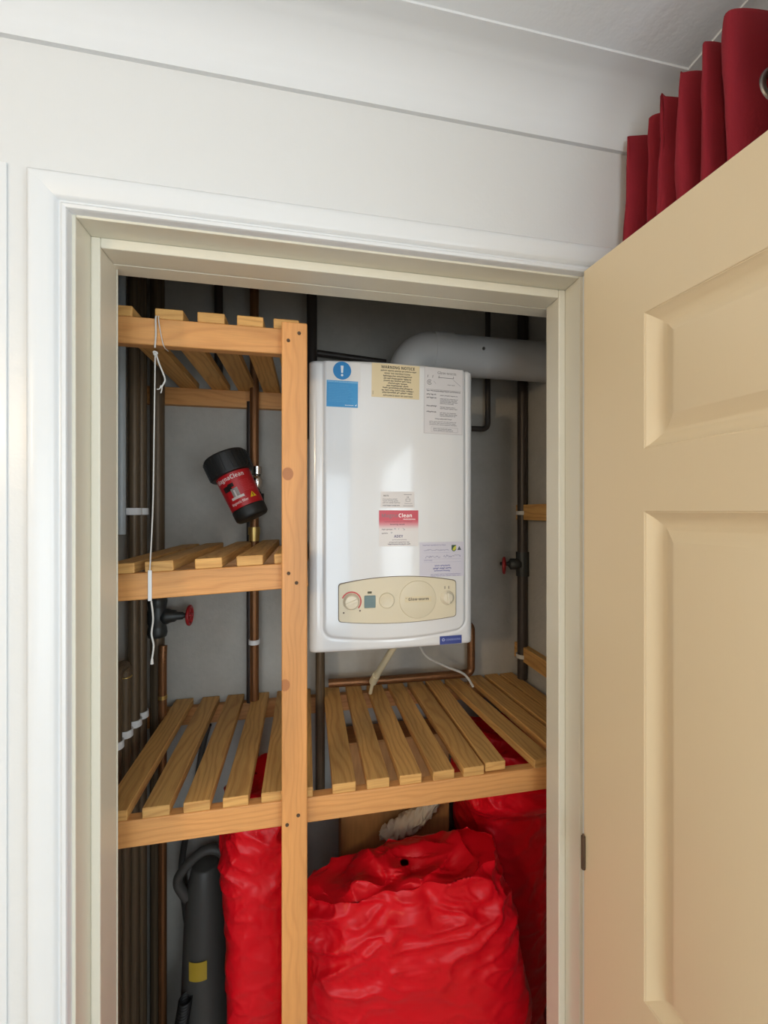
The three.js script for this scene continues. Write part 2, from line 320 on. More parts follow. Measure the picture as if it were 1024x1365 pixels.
// ---------------------------------------------------------------- the open door
{
  const W = 0.742, H = OP.head - 0.008, T = 0.035;
  const d = thing('door_1', 'cream panelled cupboard door standing open against the red curtain', 'door', [0.4375, 0.006, 0.0225], null, 'structure');
  d.rotation.y = THREE.MathUtils.degToRad(-90 + 5);    // local +x runs along the leaf toward the room, local +z faces the doorway side
  const rows = [[EYE + 0.087 - 0.006, EYE + 0.269 - 0.006], [EYE - 0.662 - 0.006, EYE + 0.0 - 0.006], [0.21, EYE - 0.88]];
  const cols = [[0.110, 0.322], [0.42, 0.632]];
  const s = new THREE.Shape([[0, 0], [W, 0], [W, H], [0, H]].map((p) => new THREE.Vector2(...p)));
  for (const [a, b] of cols) for (const [c, e] of rows) s.holes.push(new THREE.Path([[a, c], [a, e], [b, e], [b, c]].map((p) => new THREE.Vector2(...p))));
  const leaf = extrude(s, T - 0.003, 0.0015); leaf.translate(0, 0, -T + 0.0015);
  part('leaf', boxUV(leaf, 1), M.door, d);
  const ring = [[-0.002, -0.0015], [0.001, -0.0012], [0.004, -0.0045], [0.010, -0.009], [0.017, -0.0122], [0.021, -0.0125], [0.024, -0.0115], [0.038, -0.0022], [0.041, -0.0016]];
  function panel(a, b, c, e) {
    const gs = [];
    for (const side of [1, -1]) {
      const P = [], I = [];
      ring.forEach(([i, z]) => { const zz = side > 0 ? z : -T - z; P.push(a + i, c + i, zz, b - i, c + i, zz, b - i, e - i, zz, a + i, e - i, zz); });
      for (let k = 0; k < ring.length - 1; k++) for (let q = 0; q < 4; q++) { const A = 4 * k + q, B = 4 * k + (q + 1) % 4; side > 0 ? I.push(A, B, B + 4, A, B + 4, A + 4) : I.push(A, B + 4, B, A, A + 4, B + 4); }
      const L = 4 * (ring.length - 1); side > 0 ? I.push(L, L + 1, L + 2, L, L + 2, L + 3) : I.push(L, L + 2, L + 1, L, L + 3, L + 2);
      const g = new THREE.BufferGeometry(); g.setAttribute('position', new THREE.Float32BufferAttribute(P, 3)); g.setIndex(I); g.computeVertexNormals();
      gs.push(boxUV(toCreasedNormals(g, 0.45), 1));
    }
    return mergeGeometries(gs);
  }
  for (const [a, b] of cols) for (const [c, e] of rows) part('panel', panel(a, b, c, e), M.door, d);
  // hinges in the gap beside the lining
  for (const y of [EYE - 0.553, 0.28]) {
    const h = part('hinge', mergeGeometries([cyl(V(0.003, y - 0.026, 0.0035), V(0.003, y + 0.026, 0.0035), 0.0032), cyl(V(0.003, y + 0.026, 0.0035), V(0.003, y + 0.030, 0.0035), 0.0024, 0.0012)]), M.screw, d, 'dark steel butt hinge');
  }
}

// ---------------------------------------------------------------- curtain and pole
{
  const px = 0.572, py = EYE + 0.528;
  const pole = thing('curtain_pole', 'steel curtain pole on brackets above the window', 'curtain pole', [0, 0, 0]);
  part('pole', cyl(V(px, py, 0.045), V(px, py, 2.5), 0.0125), M.steel, pole);
  for (const z of [0.06, 2.4]) part('bracket', mergeGeometries([cyl(V(px, py - 0.014, z), V(ROOM.x1, py - 0.014, z), 0.006), cyl(V(ROOM.x1 - 0.006, py - 0.014, z), V(ROOM.x1, py - 0.014, z), 0.022)]), M.steel, pole);
  const fin = lathe([[0, 0], [0.014, 0], [0.016, 0.006], [0.018, 0.014], [0.014, 0.024], [0.006, 0.03], [0, 0.031]]); fin.rotateX(Math.PI / 2); fin.translate(px, py, 2.5);
  part('finial', fin, M.steel, pole);
  const c = thing('curtain', 'dark red eyelet curtain bunched in folds behind the open door', 'curtain', [0, 0, 0]);
  // plan line of the folds
  const zs = [0.02, 0.035, 0.051, 0.07, 0.088, 0.103, 0.119, 0.138, 0.158, 0.172, 0.187, 0.218, 0.252, 0.278, 0.305, 0.335];
  const pts = zs.map((z, i) => V(px + (i % 2 ? 0.032 : -0.058) + 0.005 * n2(i, 7), 0, z));
  pts[0].x = px - 0.052; pts[2].x = px - 0.042; pts.unshift(V(px + 0.02, 0, 0.014));
  const curve = new THREE.CatmullRomCurve3(pts, false, 'catmullrom', 0.9);
  const NU = 300, NV = 60, top = EYE + 0.622, low = 0.03, th = 0.0022;
  const side = (u, v, sgn) => {
    const p = curve.getPoint(u), t = curve.getTangent(u), y = top + 0.006 * n2(u * 9, 3) - (top - low) * v;
    const nx = -t.z, nz = t.x, k = 0.0012 * n2(u * 30, v * 30) + 0.005 * n2(u * 13, v * 7), r = th * Math.min(1, v * 60 + 0.25);
    return [p.x + nx * (sgn * r + k), y, p.z + nz * (sgn * r + k)];
  };
  part('curtain_cloth', grid(NU, 2 * NV + 1, (u, w) => { const j = Math.round(w * (2 * NV + 1)); return j <= NV ? side(u, ((NV - j) / NV) ** 1.5, 1) : side(u, ((j - NV - 1) / NV) ** 1.5, -1); }), M.curtain, c);
  for (let i = 0; i < zs.length; i++) { // eyelet rings where the cloth crosses the pole
    let best = 0, bd = 9; const lo = (i + 0.5) / zs.length;
    for (let q = -40; q <= 40; q++) { const u = Math.min(1, Math.max(0, lo + q * 0.0011)), p = curve.getPoint(u), dd = Math.abs(p.x - px); if (dd < bd) { bd = dd; best = u; } }
    const p = curve.getPoint(best), t = curve.getTangent(best), g = new THREE.TorusGeometry(0.021, 0.0045, 10, 32);
    g.applyQuaternion(new THREE.Quaternion().setFromUnitVectors(V(0, 0, 1), V(-t.z, 0, t.x).normalize())); g.translate(p.x, py, p.z);
    part('eyelet', g, M.steel, c, 'brushed metal eyelet ring');
  }
}

// ---------------------------------------------------------------- shelving
const FZ = -0.14;                                                   // front of the rails
let wood = 0;
const off = () => { wood += 1; return [wood * 0.37 % 1, wood * 0.113 % 0.25]; };
function slat(parent, xf, xb, y, w, zf, zb, t = 0.018, lift = 0) {   // a board from the front end to the back end, centre lines given
  const len = Math.hypot(zf - zb, xb - xf), g = new RoundedBoxGeometry(w, t, len, 2, 0.002);
  boxUV(g, 2, ...off());
  const m = part('slat', g, M.slat, parent);
  m.position.set((xf + xb) / 2, y + t / 2 + lift, (zf + zb) / 2); m.rotation.y = Math.atan2(xf - xb, zf - zb);
  return m;
}
{
  const p = thing('shelf_post', 'tall pine post with two brown knots holding up the slatted shelves', 'post', [0, 0, 0]);
  const g = box(-0.0455, -0.0015, 0, POST_TOP, FZ + 0.0005, FZ + 0.0215, 0.0025, 1);
  const a = g.attributes; for (let i = 0; i < a.position.count; i++) a.uv.setXY(i, a.position.getY(i) / 2, (a.position.getX(i) + 0.0455 + (a.position.getZ(i) - FZ - 0.02) * 0.4) / 0.05 + 0.02);
  part('upright', g, M.post, p);
  for (const [x, y] of [[-0.034, 0.299], [-0.0155, 0.313], [-0.0335, -0.107], [-0.02, -0.124], [-0.017, -0.531], [-0.036, -0.545]]) {
    const s = lathe([[0, 0.0005], [0.0012, 0.0005], [0.0022, 0.0012], [0.003, 0.0012], [0.0032, 0]], 16); s.rotateX(Math.PI / 2); s.translate(x, EYE + y, FZ + 0.0213);
    part('screw', s, M.screw, p, 'small dark screw head');
  }
}
{
  const s = thing('slatted_shelf', 'high slatted pine shelf beside the top of the boiler', 'shelf', [0, 0, 0], null);
  const y = EYE + 0.3285;
  part('front_rail', box(CL.x0 + 0.002, -0.002, y - 0.0455, y, FZ - 0.02, FZ, 0.0025, 0, ...off()), M.wood, s);
  part('rear_rail', box(CL.x0 + 0.002, -0.002, y - 0.0455, y, CL.z + 0.001, CL.z + 0.021, 0.0025, 0, ...off()), M.wood, s);
  for (const [a, b] of [[-0.334, -0.2916], [-0.257, -0.2097], [-0.189, -0.1427], [-0.1228, -0.0787], [-0.0604, -0.0165]]) slat(s, (a + b) / 2, (a + b) / 2 + 0.002, y, 0.045, FZ - 0.001, CL.z + 0.004);
}
{
  const s = thing('slatted_shelf', 'short slatted pine shelf at the height of the boiler controls', 'shelf', [0, 0, 0], null);
  s.position.set(-0.0235, EYE - 0.0915, 0); 
  s.rotation.z = 0.044;
  part('front_rail', box(-0.405, 0.0215, -0.0455, 0, FZ - 0.02, FZ, 0.0025, 0, ...off()), M.wood, s);
  part('rear_rail', box(-0.405, 0.0215, -0.0455, 0, CL.z + 0.001, CL.z + 0.021, 0.0025, 0, ...off()), M.wood, s);
  for (const [a, b] of [[-0.332, -0.287], [-0.2715, -0.2264], [-0.193, -0.1464], [-0.1243, -0.078], [-0.0588, -0.0148]]) slat(s, (a + b) / 2 + 0.0235, (a + b) / 2 + 0.0235, 0, 0.045, FZ - 0.001, CL.z + 0.004);
}
{
  const s = thing('slatted_shelf', 'long slatted pine shelf below the boiler above the red bags', 'shelf', [0, 0, 0], null);
  const y = EYE - 0.518;
  part('front_rail', box(CL.x0 + 0.002, ROOM.x1 - 0.006, y - 0.0455, y, FZ - 0.02, FZ, 0.0025, 0, ...off()), M.wood, s);
  part('rear_rail', box(CL.x0 + 0.002, ROOM.x1 - 0.006, y - 0.0455, y, CL.z + 0.001, CL.z + 0.021, 0.0025, 0, ...off()), M.wood, s);
  const zb = CL.z + 0.003;
  for (const [a, b, c, d, zf = -0.001, lift = 0] of [[-0.343, -0.297, -0.347, -0.302], [-0.276, -0.232, -0.28, -0.236], [-0.211, -0.1674, -0.216, -0.172], [-0.147, -0.1035, -0.150, -0.106], [-0.0823, -0.0385, -0.085, -0.041], [-0.035, 0.0085, -0.037, 0.007],
    [0.0433, 0.0875, 0.043, 0.087], [0.107, 0.1513, 0.105, 0.149], [0.170, 0.2142, 0.166, 0.21], [0.2355, 0.2806, 0.2285, 0.2725], [0.2985, 0.3413, 0.2885, 0.3325], [0.3450, 0.390, 0.3434, 0.3874, -0.006, 0.0015], [0.447, 0.493, 0.402, 0.448], [0.508, 0.552, 0.477, 0.521], [0.565, 0.609, 0.532, 0.576], [0.605, 0.649, 0.582, 0.626, -0.1]])
    slat(s, (a + b) / 2, (c + d) / 2, y, 0.0435, FZ + zf, zb, 0.018, lift);
}
{ // battens on the right side wall
  const xw = ROOM.x1 - 0.004;
  const a = part('wall_batten', box(xw - 0.022, xw, EYE - 0.024, EYE + 0.022, -0.54, -0.09, 0.002, 2, ...off()), M.slat, scene); a.name = numbered('wall_batten');
  tag(a, 'wooden batten on the cupboard side wall above the red valve', 'batten');
  const b = part('wall_batten', box(xw - 0.022, xw, EYE - 0.447, EYE - 0.402, -0.55, -0.09, 0.002, 2, ...off()), M.slat, scene); b.name = numbered('wall_batten');
  tag(b, 'wooden batten low on the cupboard side wall near the slats', 'batten');
}

// ---------------------------------------------------------------- boiler
function canvasMat(w, h, draw, rough = 0.35) {
  const c = document.createElement('canvas'); c.width = w; c.height = h; const x = c.getContext('2d');
  draw(x, w, h);
  const t = new THREE.CanvasTexture(c); t.colorSpace = THREE.SRGBColorSpace;
  return std({ map: t, roughness: rough });
}
function lines(x, x0, x1, y, n, step, hgt, col, jag = 0.25, center = false) { // rows of tiny print made of word blocks
  x.fillStyle = col;
  for (let i = 0; i < n; i++) {
    const end = x1 - rnd() * jag * (x1 - x0), shift = center ? (x1 - end) / 2 : 0; let p = x0;
    while (p < end) { const w = (3 + rnd() * 9) * hgt * 0.6, q = Math.min(end, p + w); for (let k = p; k < q; k += hgt * 0.62) x.fillRect(k + shift, y + i * step + (rnd() < 0.3 ? -hgt * 0.25 : 0), hgt * 0.42, hgt * (rnd() < 0.3 ? 1.2 : 0.9)); p = q + hgt * 0.7; }
  }
}
{
  const Z = -0.24, X0 = 0.002, X1 = 0.3635, Y0 = -0.2945, Y1 = 0.3155, XC = (X0 + X1) / 2, HW = (X1 - X0) / 2;
  const b = thing('boiler', 'white wall-mounted gas boiler with a cream control panel', 'boiler', [0, EYE, 0]);
  // the raised middle of the front: signed distance to its outline (negative inside)
  const inset = (x, y) => {
    const l = 0.0315 - x, r = x - 0.3415, bottom = (-0.2705 + 0.013 * ((x - XC) / 0.155) ** 2) - y;
    const rr = 0.02, q = Math.max(l, r), ax = Math.max(q + rr, 0), ay = Math.max(bottom + rr, 0);
    return Math.min(Math.max(q + rr, bottom + rr), 0) + Math.hypot(ax, ay) - rr;
  };
  const front = (x, y) => {
    const e = (x - XC) / HW, bulge = 0.005 * (1 - e * e);
    const d = inset(x, y), raised = 0.0035 * smooth(0.0015, -0.0035, d) - 0.0012 * Math.exp(-(((d - 0.0025) / 0.0018) ** 2));
    return Z + bulge - 0.005 + raised;
  };
  // front cover wraps round to the sides: parameter goes side - corner - face - corner - side
  const R = 0.016, NX = 190, NY = 250;
  const col = (u) => { // returns [x, drop]
    const L = X1 - X0, arc = R * Math.PI / 2, sideLen = 0.04, tot = L - 2 * R + 2 * arc + 2 * sideLen; let s = u * tot;
    if (s < sideLen) return [X0, R + sideLen - s];
    s -= sideLen; if (s < arc) { const a = s / R; return [X0 + R - R * Math.cos(a), R - R * Math.sin(a)]; }
    s -= arc; if (s < L - 2 * R) return [X0 + R + s, 0];
    s -= L - 2 * R; if (s < arc) { const a = s / R; return [X1 - R + R * Math.sin(a), R - R * Math.cos(a)]; }
    s -= arc; return [X1, R + s];
  };
  const cover = grid(NX, NY + 12, (u, v) => {
    const [x, drop] = col(u), k = v * (NY + 12); let y, dy = 0; const r = 0.009, arch = 0.0;
    if (k < 6) { const a = (k / 6) * Math.PI / 2; y = Y0 + r - r * Math.sin(a); dy = r - r * Math.cos(a); dy = r * (1 - Math.sin(a)); y = Y0 + r - r * Math.cos(a); }
    else if (k > NY + 6) { const a = ((k - NY - 6) / 6) * Math.PI / 2; dy = r * (1 - Math.cos(a)); y = Y1 - r + r * Math.sin(a); }
    else y = Y0 + r + (Y1 - Y0 - 2 * r) * (k - 6) / NY;
    const yy = y + (y > 0 ? 0.004 * (1 - ((x - XC) / HW) ** 2) * smooth(0.2, Y1, y) : 0);
    return [x, yy, front(x, y) - drop - dy];
  });
  part('front_cover', cover, M.boiler, b);
  part('casing', box(X0 + 0.001, X1 - 0.001, Y0 + 0.004, Y1 - 0.003, CL.z + 0.001, Z - 0.03, 0.004), M.boiler, b);
  // things stuck to the front follow its curve
  const patch = (x0, x1, y0, y1, mat, name, label, lift = 0.0005, turn = 0) => {
    const cx = (x0 + x1) / 2, cy = (y0 + y1) / 2, c = Math.cos(turn), s = Math.sin(turn);
    return part(name, grid(14, 4, (u, v) => { const dx = x0 + (x1 - x0) * u - cx, dy = y0 + (y1 - y0) * v - cy, x = cx + dx * c - dy * s, y = cy + dx * s + dy * c; return [x, y, front(x, y) + lift]; }), mat, b, label);
  };
  // round blue notice with an exclamation mark
  const disc = (x, y, r, mat, name, label, lift) => part(name, grid(48, 6, (u, v) => { const a = u * 2 * Math.PI, px = x + r * v * Math.cos(a), pyy = y + r * v * Math.sin(a); return [px, pyy, front(px, pyy) + lift]; }), mat, b, label);
  const discUV = (m, x, y, r) => { const p = m.geometry.attributes.position, uv = m.geometry.attributes.uv; for (let i = 0; i < p.count; i++) uv.setXY(i, 0.5 + (p.getX(i) - x) / (2 * r), 0.5 + (p.getY(i) - y) / (2 * r)); };
  patch(0.0375, 0.108, 0.262, 0.3125, canvasMat(16, 16, (x) => { x.fillStyle = '#e3e2e2'; x.fillRect(0, 0, 16, 16); }, 0.3), 'sticker_backing', 'clear film behind the blue round notice', 0.0003);
  const exc = disc(0.0695, 0.2945, 0.0188, canvasMat(256, 256, (x) => {
    x.fillStyle = '#1a84c8'; x.fillRect(0, 0, 256, 256);
    x.fillStyle = '#eef4fa'; x.beginPath(); x.moveTo(108, 58); x.lineTo(148, 58); x.lineTo(141, 162); x.lineTo(115, 162); x.closePath(); x.fill();
    x.beginPath(); x.arc(128, 193, 17, 0, 7); x.fill();
  }), 'round_notice', 'round blue notice with a white exclamation mark', 0.0008);
  discUV(exc, 0.0695, 0.2945, 0.0188);
  patch(0.0375, 0.1025, 0.2185, 0.2735, canvasMat(512, 430, (x, w, h) => {
    x.fillStyle = '#3796d4'; x.fillRect(0, 0, w, h); x.fillStyle = '#47a0da'; x.fillRect(0, 0, w, 40);
    lines(x, 20, 500, 14, 1, 20, 14, '#9cc8e6', 0);
    lines(x, 30, 470, 66, 11, 27, 9, '#5aaade', 0.3);
    x.fillStyle = '#eaf3fa'; x.font = 'bold 26px sans-serif'; x.fillText('benchmark', 300, 405);
    x.beginPath(); x.moveTo(462, 398); x.lineTo(496, 372); x.lineTo(486, 408); x.closePath(); x.fill();
  }), 'notice_sticker', 'square blue notice with faded white print', 0.0006, -0.01);
  patch(0.1315, 0.236, 0.2425, 0.3145, canvasMat(1024, 700, (x, w, h) => {
    x.fillStyle = '#e4d3ad'; x.fillRect(0, 0, w, h);
    x.fillStyle = '#2a2520'; x.textAlign = 'center';
    x.font = 'bold 82px sans-serif'; x.fillText('WARNING NOTICE', 560, 98);
    lines(x, 190, 950, 130, 1, 36, 22, '#4a4238', 0);
    x.font = 'bold 46px sans-serif'; x.fillText('READ THE INSTRUCTIONS', 545, 212);
    lines(x, 230, 860, 238, 3, 50, 25, '#3e372e', 0.12, true);
    lines(x, 300, 800, 388, 2, 48, 25, '#3e372e', 0.2, true);
    lines(x, 200, 900, 484, 3, 48, 25, '#3e372e', 0.12, true);
    x.font = 'bold 44px sans-serif'; x.fillText('APPLIANCE MUST BE EARTHED', 560, 668);
    x.save(); x.translate(38, 650); x.rotate(-Math.PI / 2); x.textAlign = 'left'; x.font = '24px sans-serif'; x.fillText('900432', 0, 0); x.restore();
  }), 'warning_sticker', 'cream warning notice with dark print', 0.0005, -0.012);
  patch(0.2465, 0.3355, 0.170, 0.314, canvasMat(640, 1024, (x, w, h) => {
    x.fillStyle = '#dbd8da'; x.fillRect(0, 0, w, h); x.strokeStyle = '#a6a3a6'; x.lineWidth = 4; x.strokeRect(4, 4, w - 8, h - 8);
    x.fillStyle = '#5c5b62'; x.textAlign = 'center'; x.font = '56px serif'; x.fillText('Glow-worm', 370, 96);
    x.strokeStyle = '#55545a'; x.lineWidth = 7;
    for (const px of [60, 140, 240]) { x.beginPath(); x.moveTo(px, 120); x.lineTo(px - 8, 160); x.stroke(); }
    x.beginPath(); x.moveTo(230, 150); x.lineTo(480, 150); x.lineTo(480, 118); x.stroke();
    x.beginPath(); x.arc(84, 232, 36, 0.4, 5.6); x.stroke(); x.beginPath(); x.arc(84, 232, 14, 0, 7); x.stroke();
    x.lineWidth = 3; x.beginPath(); x.moveTo(150, 210); x.lineTo(190, 250); x.moveTo(480, 170); x.lineTo(600, 260); x.stroke();
    lines(x, 380, 500, 250, 1, 20, 12, '#8a888e', 0);
    x.fillStyle = '#77757b'; x.fillRect(30, 340, 580, 4);
    lines(x, 40, 600, 356, 1, 30, 16, '#5e5c62', 0);
    for (const [y, n] of [[410, 1], [462, 4], [590, 2], [680, 3]]) { lines(x, 40, 200, y, 1, 30, 18, '#55535a', 0.1); lines(x, 260, 560, y + 10, n, 24, 13, '#77757c', 0.3); }
    lines(x, 180, 460, 786, 1, 24, 14, '#77757c', 0); lines(x, 90, 590, 830, 3, 24, 13, '#8c8a90', 0.2);
    x.strokeStyle = '#8f8d92'; x.strokeRect(120, 920, 440, 70); lines(x, 150, 500, 940, 2, 24, 13, '#7c7a80', 0.3);
  }), 'instruction_sticker', 'white lighting instruction sheet with grey print', 0.0005, -0.012);
  patch(0.151, 0.2245, 0.009, 0.0435, canvasMat(512, 240, (x, w, h) => {
    x.fillStyle = '#e2dcda'; x.fillRect(0, 0, w, h); x.fillStyle = '#4b4748'; x.font = 'bold 30px sans-serif'; x.fillText('NOTE', 40, 72);
    lines(x, 30, 300, 108, 3, 26, 12, '#857f80', 0.2); lines(x, 30, 300, 200, 1, 26, 14, '#77727a', 0.1);
    x.fillStyle = '#55515a'; x.fillRect(350, 40, 120, 6); x.font = 'bold 28px sans-serif'; x.fillText('CE', 394, 92);
    x.strokeStyle = '#6b666c'; x.lineWidth = 5; x.strokeRect(380, 108, 66, 34); lines(x, 360, 480, 172, 1, 10, 10, '#98939a', 0); x.fillRect(340, 206, 150, 8);
  }), 'note_sticker', 'small off-white note with faint print', 0.0005);
  patch(0.1472, 0.2333, -0.073, 0.0035, canvasMat(720, 640, (x, w, h) => {
    x.fillStyle = '#e6e1df'; x.fillRect(0, 0, w, h);
    for (let i = 0; i < 370; i++) { const k = smooth(150, 350, i); x.fillStyle = `rgb(${Math.round(205 + 25 * k)},${Math.round(72 + 150 * k)},${Math.round(88 + 132 * k)})`; x.fillRect(0, i, w, 1); }
    x.font = 'bold 94px sans-serif'; x.fillStyle = '#8e6b70'; x.fillText('Magna', 42, 124); const mw = x.measureText('Magna').width; x.fillStyle = '#fff6f4'; x.fillText('Clean', 46 + mw, 124);
    x.font = 'bold 32px sans-serif'; x.textAlign = 'right'; x.fillText('PROFESSIONAL', 670, 172); x.textAlign = 'left';
    x.fillStyle = '#5c3440'; x.font = 'bold 34px sans-serif'; x.fillText('Servicing record', 200, 262);
    lines(x, 100, 600, 196, 1, 20, 16, '#b24a58', 0.05);
    lines(x, 50, 240, 330, 1, 20, 20, '#8e8288', 0); x.strokeStyle = '#6a6c86'; x.lineWidth = 5; x.beginPath(); x.moveTo(270, 345); x.lineTo(290, 315); x.lineTo(305, 345); x.moveTo(360, 320); x.lineTo(352, 345); x.moveTo(430, 315); x.lineTo(470, 345); x.lineTo(440, 348); x.stroke();
    lines(x, 50, 150, 400, 1, 20, 20, '#8e8288', 0); x.beginPath(); x.moveTo(215, 380); x.lineTo(225, 410); x.lineTo(245, 385); x.stroke();
    x.fillStyle = '#4a3c72'; x.font = 'bold 66px sans-serif'; x.fillText('ADEY', 272, 486);
    lines(x, 240, 500, 520, 1, 20, 14, '#9c9096', 0); lines(x, 180, 560, 562, 1, 26, 16, '#8a8088', 0.05); lines(x, 160, 570, 596, 1, 26, 17, '#5c5460', 0);
  }), 'service_sticker', 'red and white service record sticker', 0.0006);
  patch(0.2363, 0.339, -0.141, -0.0655, canvasMat(900, 660, (x, w, h) => {
    x.fillStyle = '#d3d0dc'; x.fillRect(0, 0, w, h);
    lines(x, 60, 560, 50, 1, 20, 18, '#9a97b8', 0.1);
    x.strokeStyle = '#74739c'; x.lineWidth = 6;
    const script = (x0, x1, y, a) => { x.beginPath(); x.moveTo(x0, y); for (let p = x0; p < x1; p += 12) x.lineTo(p, y + a * (rnd() - 0.5) * 2); x.stroke(); };
    x.lineWidth = 5; script(90, 590, 150, 16); script(120, 420, 280, 22); script(480, 830, 272, 24); x.fillStyle = '#a5a3c0'; x.fillRect(80, 200, 520, 3); x.fillRect(80, 320, 760, 3); x.fillRect(80, 380, 760, 3);
    lines(x, 90, 250, 340, 1, 20, 16, '#9a97b8', 0);
    x.fillStyle = '#2f4a37'; x.beginPath(); x.moveTo(640, 60); x.lineTo(735, 60); x.lineTo(735, 150); x.quadraticCurveTo(690, 215, 640, 150); x.closePath(); x.fill();
    x.fillStyle = '#c8c648'; x.beginPath(); x.moveTo(660, 150); x.quadraticCurveTo(680, 90, 735, 72); x.lineTo(735, 130); x.quadraticCurveTo(690, 195, 660, 150); x.fill();
    x.fillStyle = '#4c5560'; x.beginPath(); x.moveTo(800, 82); x.lineTo(842, 160); x.lineTo(758, 160); x.closePath(); x.fill();
    lines(x, 300, 610, 440, 1, 20, 24, '#6c6fa8', 0); lines(x, 270, 630, 488, 1, 20, 26, '#5a5e9c', 0); lines(x, 290, 610, 536, 1, 20, 24, '#6c6fa8', 0); lines(x, 220, 850, 606, 2, 30, 16, '#9a97b8', 0.05);
  }), 'inspection_sticker', 'pale lilac inspection label with handwriting', 0.0005);
  patch(0.283, 0.3345, -0.2905, -0.2722, canvasMat(512, 182, (x, w, h) => {
    x.fillStyle = '#3d4b90'; x.fillRect(0, 0, w, h); x.strokeStyle = '#5c68a4'; x.lineWidth = 8; x.strokeRect(4, 4, w - 8, h - 8);
    x.fillStyle = '#aab2d8'; x.beginPath(); x.arc(84, 80, 34, 0, 7); x.fill(); x.fillStyle = '#3d4b90'; x.beginPath(); x.moveTo(66, 66); x.lineTo(104, 66); x.lineTo(84, 112); x.fill();
    x.fillStyle = '#8c97c8'; x.font = 'bold 58px sans-serif'; x.fillText('CONDENSING', 136, 104, 350);
  }), 'badge', 'blue badge in the lower corner', 0.0011);
  // control panel
  const zc = front(0.19, -0.19) + 0.0002;
  const outline = (g) => {
    const s = new THREE.Shape(), l = 0.0625 - g, r = 0.318 + g, t0 = -0.1505 + g, t1 = -0.1505 + g, bb = -0.2275 - g, q = 0.007;
    s.moveTo(l, bb + q); s.lineTo(l, t0 - q); s.quadraticCurveTo(l, t0, l + q, t0 + 0.001);
    s.quadraticCurveTo(0.19, t0 + 0.0245, r - q, t1 + 0.001); s.quadraticCurveTo(r, t1, r, t1 - q);
    s.lineTo(r, bb + q); s.quadraticCurveTo(r, bb, r - q, bb - 0.001); s.quadraticCurveTo(0.19, bb - 0.0165, l + q, bb - 0.001); s.quadraticCurveTo(l, bb, l, bb + q);
    return s;
  };
  const rim = extrude(outline(0.0012), 0.004, 0.0004, 24); rim.translate(0, 0, zc - 0.0042); part('panel_rim', rim, M.panelRim, b, 'thin dark edge around the control panel');
  const cpg = extrude(outline(0), 0.0046, 0.0008, 24); cpg.translate(0, 0, zc - 0.0038);
  const cp = part('control_panel', cpg, M.panelCream, b, 'cream control panel with arched edges');
  const zf = zc + 0.0018;
  const turned = (pts, x, y, seg = 48) => { const g = lathe(pts, seg); g.rotateX(Math.PI / 2); g.translate(x, y, zf - 0.0004); return g; };
  // temperature knob with its red scale
  const arc = new THREE.RingGeometry(0.0185, 0.0215, 48, 1, -0.75, 3.5); arc.translate(0.0885, -0.187, zf + 0.0002);
  part('temperature_scale', arc, std({ color: rgb(0.62, 0.1, 0.09), roughness: 0.5 }), cp, 'red arc scale around the knob');
  const k1 = part('knob', mergeGeometries([turned([[0, 0.011], [0.012, 0.011], [0.0145, 0.0095], [0.0165, 0.003], [0.0175, 0]], 0.0885, -0.187)]), M.knobCream, cp, 'round cream temperature knob');
  const ptr = box(-0.003, 0.003, -0.0135, 0.0135, 0, 0.0035, 0.001); ptr.rotateZ(-1.2); ptr.translate(0.0885, -0.187, zf + 0.0095); part('knob_grip', ptr, M.knobCream, cp);
  for (const [x, y] of [[0.0725, -0.2095], [0.1065, -0.2065]]) { const m = box(-0.0016, 0.0016, -0.0016, 0.0016, 0, 0.0004, 0); m.translate(x, y, zf); part('scale_mark', m, M.panelRim, cp); }
  // display, lamp, button, maker disc, selector
  part('display', box(0.1155, 0.1395, -0.2015, -0.1755, zf - 0.001, zf + 0.0022, 0.003), M.display, cp, 'small grey-green display window');
  part('indicator', box(0.1225, 0.1315, -0.1715, -0.167, zf - 0.001, zf + 0.0006, 0.002), std({ color: rgb(0.1, 0.09, 0.04), roughness: 0.3 }), cp, 'dark oval indicator');
  part('button', turned([[0, 0.0022], [0.008, 0.0024], [0.0132, 0.0034], [0.0148, 0.0042], [0.0162, 0.003], [0.0165, 0]], 0.1635, -0.1875), M.panelCream, cp, 'round cream push button');
  part('maker_disc', turned([[0, 0.0042], [0.02, 0.0040], [0.0345, 0.0030], [0.0375, 0.0022], [0.0395, 0.0026], [0.0405, 0.0018], [0.041, 0]], 0.2315, -0.188, 64), M.panelCream, cp, 'large round cream disc with the maker name');
  const nameMat = canvasMat(640, 128, (x, w, h) => { x.fillStyle = '#e0d1ae'; x.fillRect(0, 0, w, h); x.fillStyle = '#4a4038'; x.font = 'bold 92px sans-serif'; x.textAlign = 'center'; x.fillText('Glow-worm', 330, 92, 560); x.font = '26px sans-serif'; x.fillText('The', 30, 44, 50); });
  nameMat.map.colorSpace = THREE.SRGBColorSpace;
  const nm = new THREE.PlaneGeometry(0.058, 0.0118); nm.translate(0.2315, -0.1865, zf + 0.0041); part('maker_name', nm, nameMat, cp, 'maker name in dark letters');
  part('selector_knob', turned([[0, 0.008], [0.009, 0.008], [0.011, 0.007], [0.0135, 0.003], [0.0155, 0.0015], [0.0158, 0]], 0.298, -0.1865), M.knobCream, cp, 'round cream selector knob');
  const sg = box(-0.0026, 0.0026, -0.0125, 0.0125, 0, 0.004, 0.001); sg.rotateZ(0.12); sg.translate(0.298, -0.1865, zf + 0.0065); part('knob_grip', sg, M.knobCream, cp);
  for (const x of [0.2925, 0.3015]) { const m = box(-0.0007, 0.0007, -0.003, 0.003, 0, 0.0004, 0); m.translate(x, -0.1645, zf); part('scale_mark', m, M.panelRim, cp); }
}
